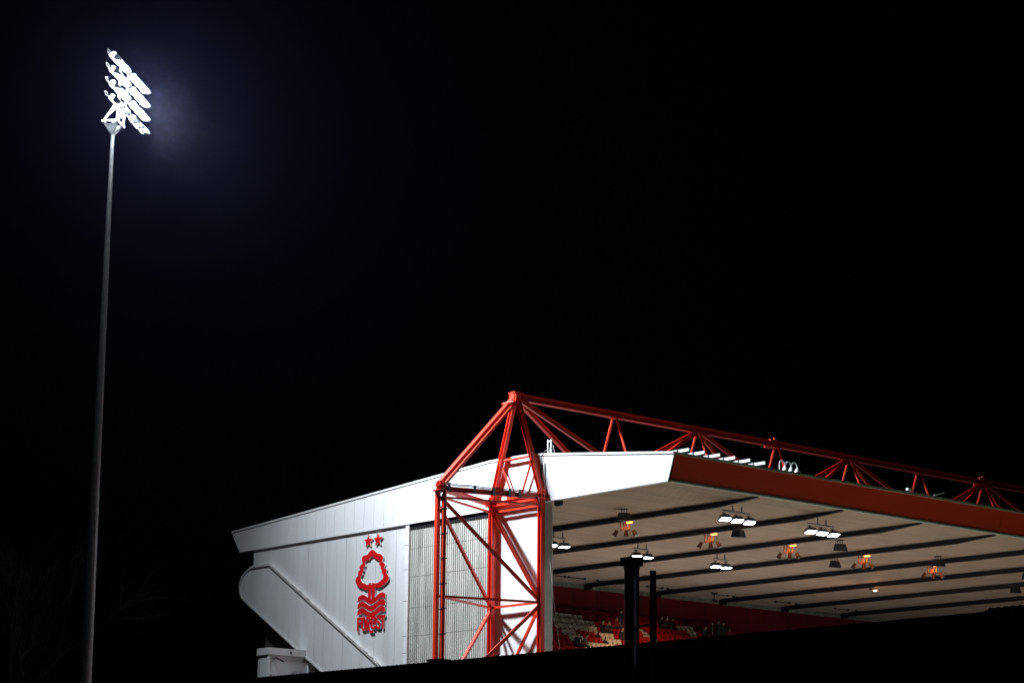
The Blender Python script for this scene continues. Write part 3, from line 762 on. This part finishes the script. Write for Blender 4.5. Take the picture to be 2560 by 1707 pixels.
MB().tube((1.62,-.16,14.56),(1.62,-.08,14.56),.07,n=10).build('overflow','black',sb)
wf = thing('wall_floodlight', 'grey unlit floodlight fixed to the white stair block', 'floodlight', (-1.55,23.26,13.0))
MB().box(-.05,.05,-.18,0,-.06,.06).build('bracket','dark',wf); MB().tube((-.1,-.2,0),(.4,-.2,.02),.04,n=8).build('pivot','dark',wf)
b = MB().add([(.12,-.30,-.28),(.68,-.42,-.22),(.84,-.36,.36),(.28,-.24,.36),(.20,-.12,-.16),(.62,-.2,-.12),(.72,-.14,.26),(.30,-.06,.26)], [(0,1,2,3),(7,6,5,4),(0,4,5,1),(1,5,6,2),(2,6,7,3),(3,7,4,0)])
b.build('housing','galv',wf); MB().add([(.17,-.318,-.23),(.64,-.428,-.18),(.78,-.385,.30),(.31,-.268,.30)], [(0,1,2,3)]).build('glass','glasslamp',wf)
wl = thing('arm_lamp', 'short dark tube lamp sticking out of the stair block wall', 'lamp', (-2.66,23.24,14.12))
MB().tube((0,0,0),(0,-.25,.02),.045,n=8).build('arm','dark',wl); MB().tube((-.05,-.25,.06),(.42,-.55,-.22),.055,n=10).build('tube','black',wl)
wk = thing('wall_sensor', 'small round grey sensor low on the stair block wall', 'sensor', (-2.84,23.26,13.1)); MB().tube((0,0,0),(0,-.12,0),.09,.06,n=12).build('housing','trim',wk)

# ------------------------------------------------------------------ floodlight mast
MX, MY = -20.0, 17.23
mast = thing('floodlight_mast', 'tall tapering floodlight mast with four rows of blazing white lamps', 'floodlight mast', (MX,MY,0))
zs = [0,12.0,24.0,33.5,44.0]; rs = [.44,.355,.265,.195,.11]
for k in range(4):
    b = MB().tube((0,0,zs[k]),(0,0,zs[k+1]),rs[k],rs[k+1],n=20)
    b.tube((0,0,zs[k+1]-.06),(0,0,zs[k+1]+.02),rs[k+1]+.012,n=20)
    b.build('pole_section','galv',mast,smooth=True)
rd = Vector((0.7566,0.654,0)); nd = Vector((0.654,-0.7566,0))    # along the lamp rows; the way the lamps face
Z3 = Vector((0,0,1))
def hp(a, n_, z): return rd*a+nd*n_+Z3*z
# flared top, deck and posts
b = MB()
for a, n_ in ((-.5,-.4),(-.5,.4),(.5,-.4),(.5,.4)): b.beam((0,0,43.95), hp(a,n_,44.62), .09,.12)
for a in (-.5,.5): b.add([hp(a*.16,0,43.9),hp(a,-.36,44.6),hp(a,.36,44.6)],[(0,1,2)])
b.build('flared_head','galv',mast)
b = MB()
for n_ in (-.45,.45): b.beam(hp(-.68,n_,44.68),hp(.68,n_,44.68),.12,.13)
for a in (-.64,.64): b.beam(hp(a,-.52,44.70),hp(a,.52,44.70),.12,.13)
b.build('deck','galv',mast)
for a in (-.6,.6):
    for n_ in (-.38,.42):
        MB().beam(hp(a,n_,44.75),hp(a*1.3,.55,46.0 if n_ < 0 else 48.0),.10,.12).build('post','galv',mast)
    MB().beam(hp(a,-.38,44.8),hp(a*1.2,.45,45.5),.05,.06).build('post_brace','galv',mast)
for r_ in range(4):
    z = 44.86+r_*.88
    MB().beam(hp(-3.0,.60-.03*r_,z+.56),hp(3.0,.60-.03*r_,z+.56),.07,.07).build('lamp_rail','dark',mast)
tilt = R(30)
fw = (nd*math.cos(tilt)-Z3*math.sin(tilt)); upv = (nd*math.sin(tilt)+Z3*math.cos(tilt))
def frustum(b, y0, y1, a, c, mi=0):
    b.add([(-a[0],y0,-a[1]),(a[0],y0,-a[1]),(a[0],y0,a[1]),(-a[0],y0,a[1]),(-c[0],y1,-c[1]),(c[0],y1,-c[1]),(c[0],y1,c[1]),(-c[0],y1,c[1])],
          [(0,1,2,3),(7,6,5,4),(0,4,5,1),(1,5,6,2),(2,6,7,3),(3,7,4,0)], mi)
bq = MB()
# one lamp, local frame: X along row, Y forward, Z up
frustum(bq,-.36,-.10,(.12,.10),(.27,.18)); frustum(bq,-.10,-.04,(.28,.19),(.28,.19))
bq.box(-.05,.05,-.44,-.34,-.06,.06)
bm = bpy.data.meshes.new('floodlight'); bm.from_pydata(bq.v, [], bq.f); bm.materials.append(M['lampbody'])
lm = MB(); frustum(lm,-.035,.16,(.27,.18),(.25,.165)); frustum(lm,.162,.26,(.25,.165),(.16,.10))
lmm = bpy.data.meshes.new('lens'); lmm.from_pydata(lm.v, [], lm.f); lmm.materials.append(M['lens'])
for r_ in range(4):
    for c in range(6):
        a = (-2.95,-1.95,-.95,.95,1.95,2.95)[c]+random.uniform(-.03,.03)
        o = obj('floodlight', bm, mast)
        p = hp(a,1.0-.03*r_,44.86+r_*.88+.36)
        yw = R(random.uniform(-5,5)+(c-2.5)*-2.0); tl = R(random.uniform(-4,4))
        q = Matrix((rd, fw, upv)).transposed().to_quaternion() @ Quaternion((0,0,1), yw) @ Quaternion((1,0,0), tl)
        o.rotation_mode = 'QUATERNION'; o.rotation_quaternion = q; o.location = p
        obj('lens', lmm, o)
# looping cables at the near end of each rail
for r_ in range(4):
    z = 44.86+r_*.88; b = MB()
    for s in (0,.12): b.path([hp(-2.98,.58,z+.56),hp(-3.14-s,.5,z+.62),hp(-3.18-s,.46,z+.78),hp(-3.04-s*.5,.5,z+.84),hp(-2.9,.56,z+.70)],.006)
    b.build('cable_loop','cable',mast)
for a, z in ((-2.0,45.7),(2.0,45.7),(-2.0,47.4),(2.0,47.4)):
    p = hp(a,1.45,z); spot('beam', mast, p, p+fw*10, MAST_W, 146, (.84,.91,1.0), .45)
for a, z in ((-1.0,46.6),(1.0,46.6)):
    p = hp(a,1.5,z); spot('narrow_beam', mast, p, p+(fw+rd*.04)*10, MAST_W*2.2, 84, (.84,.91,1.0), .45)

# ------------------------------------------------------------------ dark building in front
fb = thing('front_building', 'dark low building in front with corrugated roof edge and painted lettering', 'building', (-58.5,-68,0))
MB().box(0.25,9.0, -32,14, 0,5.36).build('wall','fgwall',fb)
b = MB(); prof = []
y = -7.3
K = int((14+7.3)/.146)
for k in range(K*6): yy = -7.3+k*.146/6; prof.append((yy, 5.60+.026*math.cos(k*2*math.pi/6)))
n = len(prof)
def roofpart(prof, zo, name):
    n = len(prof); b = MB()
    b.v = [(-.25,a,z+zo) for a,z in prof]+[(9,a,z+zo+.28) for a,z in prof]+[(-.25,a,z+zo-.018) for a,z in prof]+[(9,a,z+zo+.26) for a,z in prof]
    for i in range(n-1): b.f += [(i,n+i,n+i+1,i+1),(2*n+i,2*n+i+1,3*n+i+1,3*n+i),(i,i+1,2*n+i+1,2*n+i)]
    b.mi = [0]*len(b.f); return b.build(name,'fgroof',fb,smooth=True)
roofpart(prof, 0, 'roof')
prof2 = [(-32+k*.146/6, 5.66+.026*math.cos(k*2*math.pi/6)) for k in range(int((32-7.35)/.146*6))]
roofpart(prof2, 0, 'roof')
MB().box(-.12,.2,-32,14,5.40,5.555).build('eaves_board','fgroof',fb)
MB().tube((-.18,-32,5.46),(-.18,14,5.46),.07,n=10).build('gutter','dark',fb)
for y in (-20,-12.5,-3,4.5,12): MB().box(.17,.26,y-.12,y+.12,0,5.4).build('pilaster','fgroof',fb)
for k in range(int(46/.5)):
    MB().box(.235,.25,-32+k*.5+.01,-32+(k+1)*.5-.01,0,5.34).build('board','fgwall',fb)
def text(body, y0, z0, hgt, wid, name):
    c = bpy.data.curves.new(name,'FONT'); c.body = body; c.extrude = .012; c.size = 1.0
    o = obj(name, c, fb)
    o.data.materials.append(M['letter'])
    bpy.context.view_layer.update()
    w = o.dimensions.x or 1
    me = bpy.data.meshes.new_from_object(o.evaluated_get(bpy.context.evaluated_depsgraph_get())); bpy.data.objects.remove(o, do_unlink=True)
    me.name = name; o = obj(name, me, fb)
    sx, sy = wid/w, hgt/.70
    m = Matrix(((0,0,-1,.20),(-1,0,0,y0),(0,1,0,z0),(0,0,0,1))) @ Matrix.Diagonal((sx,sy,1,1))
    o.matrix_local = m; return o
text('NOTTINGHAM FOREST FOOTBALL CLUB', -1.25, 4.52, .43, 7.3, 'lettering')
# roof vent
rv = thing('roof_vent', 'squat black vent on the dark roof below the outer tower leg', 'vent', (-57.6,-60.27,5.62))
MB().box(-.14,.14,-.14,.14,0,.16).build('curb','black',rv); MB().box(-.18,.18,-.19,.19,.14,.19).build('lid','black',rv)
# flue and duct
fl = thing('flue', 'wide black metal flue with square cap in front of the stand', 'flue', (-59.15,-67.72,0))
z = 0
segs = [0,1.6,3.2,4.35,5.50,6.42,6.98]
for a, b2 in zip(segs, segs[1:]):
    MB().tube((0,0,a),(0,0,b2-.012),.138,n=32).build('flue_section','flue',fl,smooth=True)
    b = MB().tube((0,0,b2-.05),(0,0,b2-.005),.147,n=32); b.tube((0,0,b2-.20),(0,0,b2-.185),.143,n=32); b.build('joint_band','flue',fl,smooth=True)
b = MB().box(-.15,.15,-.15,.15,6.985,7.13); b.box(-.16,.16,-.16,.16,7.13,7.145); b.build('square_cap','black',fl)
MB().box(-.02,.02,-.55,-.13,5.86,5.90).build('tie_bar','black',fl)
du = thing('thin_duct', 'slim dark rectangular duct beside the wide flue', 'duct', (-59.15,-68.27,0))
MB().box(-.042,.042,-.042,.042,0,6.86).build('duct_box','flue',du)
for z in (5.05,5.7,6.55): MB().box(-.047,.047,-.047,.047,z,z+.02).build('joint_band','black',du)

# ------------------------------------------------------------------ bare trees at the left
def bare_tree(x, y, h, seed, label, spread=1.0, depth=6):
    rnd = random.Random(seed)
    t = thing('bare_tree', label, 'tree', (x,y,0)); tb = MB(); cb = MB()
    def grow(p, d, l, r, k):
        q = p+d*l; (tb if k < 2 else cb).tube(p, q, r, r*.72, n=6 if k < 3 else 3, cap=False)
        if k >= depth: return
        for i in range(3 if k < 5 else 2):
            ax = d.orthogonal().normalized(); ax.rotate(Quaternion(d, rnd.uniform(0,6.28)))
            nd_ = d.copy(); nd_.rotate(Quaternion(ax, R(rnd.uniform(14,40))*spread)); nd_.z += .10; nd_.normalize()
            grow(p.lerp(q, rnd.uniform(.62,1.0)), nd_, l*rnd.uniform(.62,.84), r*.60, k+1)
    grow(Vector((0,0,0)), Vector((.02,.02,1)).normalized(), h*.22, h*.011, 0)
    tb.build('trunk','bark',t,smooth=True); cb.build('crown','bark',t)
bare_tree(-17.8,30.6,36,3,'tall bare winter tree at the far left behind the mast', 1.0, 7)
bare_tree(-11.9,27.7,11.5,5,'low bare tree right of the foot of the mast')
bare_tree(-22.0,34.0,28,9,'dim bare tree close to the left edge of the picture', 1.0, 7)

# ------------------------------------------------------------------ drizzle in the beam and hazy air
rnd = random.Random(11); b = MB()
for k in range(3600):
    dist = .5+min(16, rnd.expovariate(1/3.6))
    a = rnd.gauss(0, 1.9+dist*.2); zz = rnd.gauss(0, 1.2+dist*.2)
    p = hp(a, 1.1, 46.5)+fw*dist+Z3*zz
    r_ = .0010+.0030*rnd.random()**2
    b.add([p+Vector((r_,0,0)),p-Vector((r_,0,0)),p+Vector((0,r_,0)),p-Vector((0,r_,0)),p+Vector((0,0,r_*1.6)),p-Vector((0,0,r_*1.6))],
          [(0,2,4),(2,1,4),(1,3,4),(3,0,4),(2,0,5),(1,2,5),(3,1,5),(0,3,5)])
rn = b.build('rain_drops','rain', None, loc=(MX,MY,0)); rn['kind'] = 'stuff'; rn['label'] = 'fine drizzle drifting through the beam of the floodlight mast'; rn['category'] = 'rain'
hz = MB().box(-600,600,-600,600,-1,60).build('haze', 'rain'); hz['kind'] = 'stuff'; hz['label'] = 'thin damp haze in the night air'; hz['category'] = 'haze'
hm = bpy.data.materials.new('haze'); hm.use_nodes = True; nt = hm.node_tree; nt.nodes.clear()
vo_ = nt.nodes.new('ShaderNodeVolumePrincipled'); ou = nt.nodes.new('ShaderNodeOutputMaterial')
vo_.inputs['Color'].default_value = (.42,.45,1.0,1); vo_.inputs['Density'].default_value = HAZE; vo_.inputs['Anisotropy'].default_value = 0.93
nt.links.new(vo_.outputs[0], ou.inputs['Volume'])
hz.data.materials.clear(); hz.data.materials.append(hm)
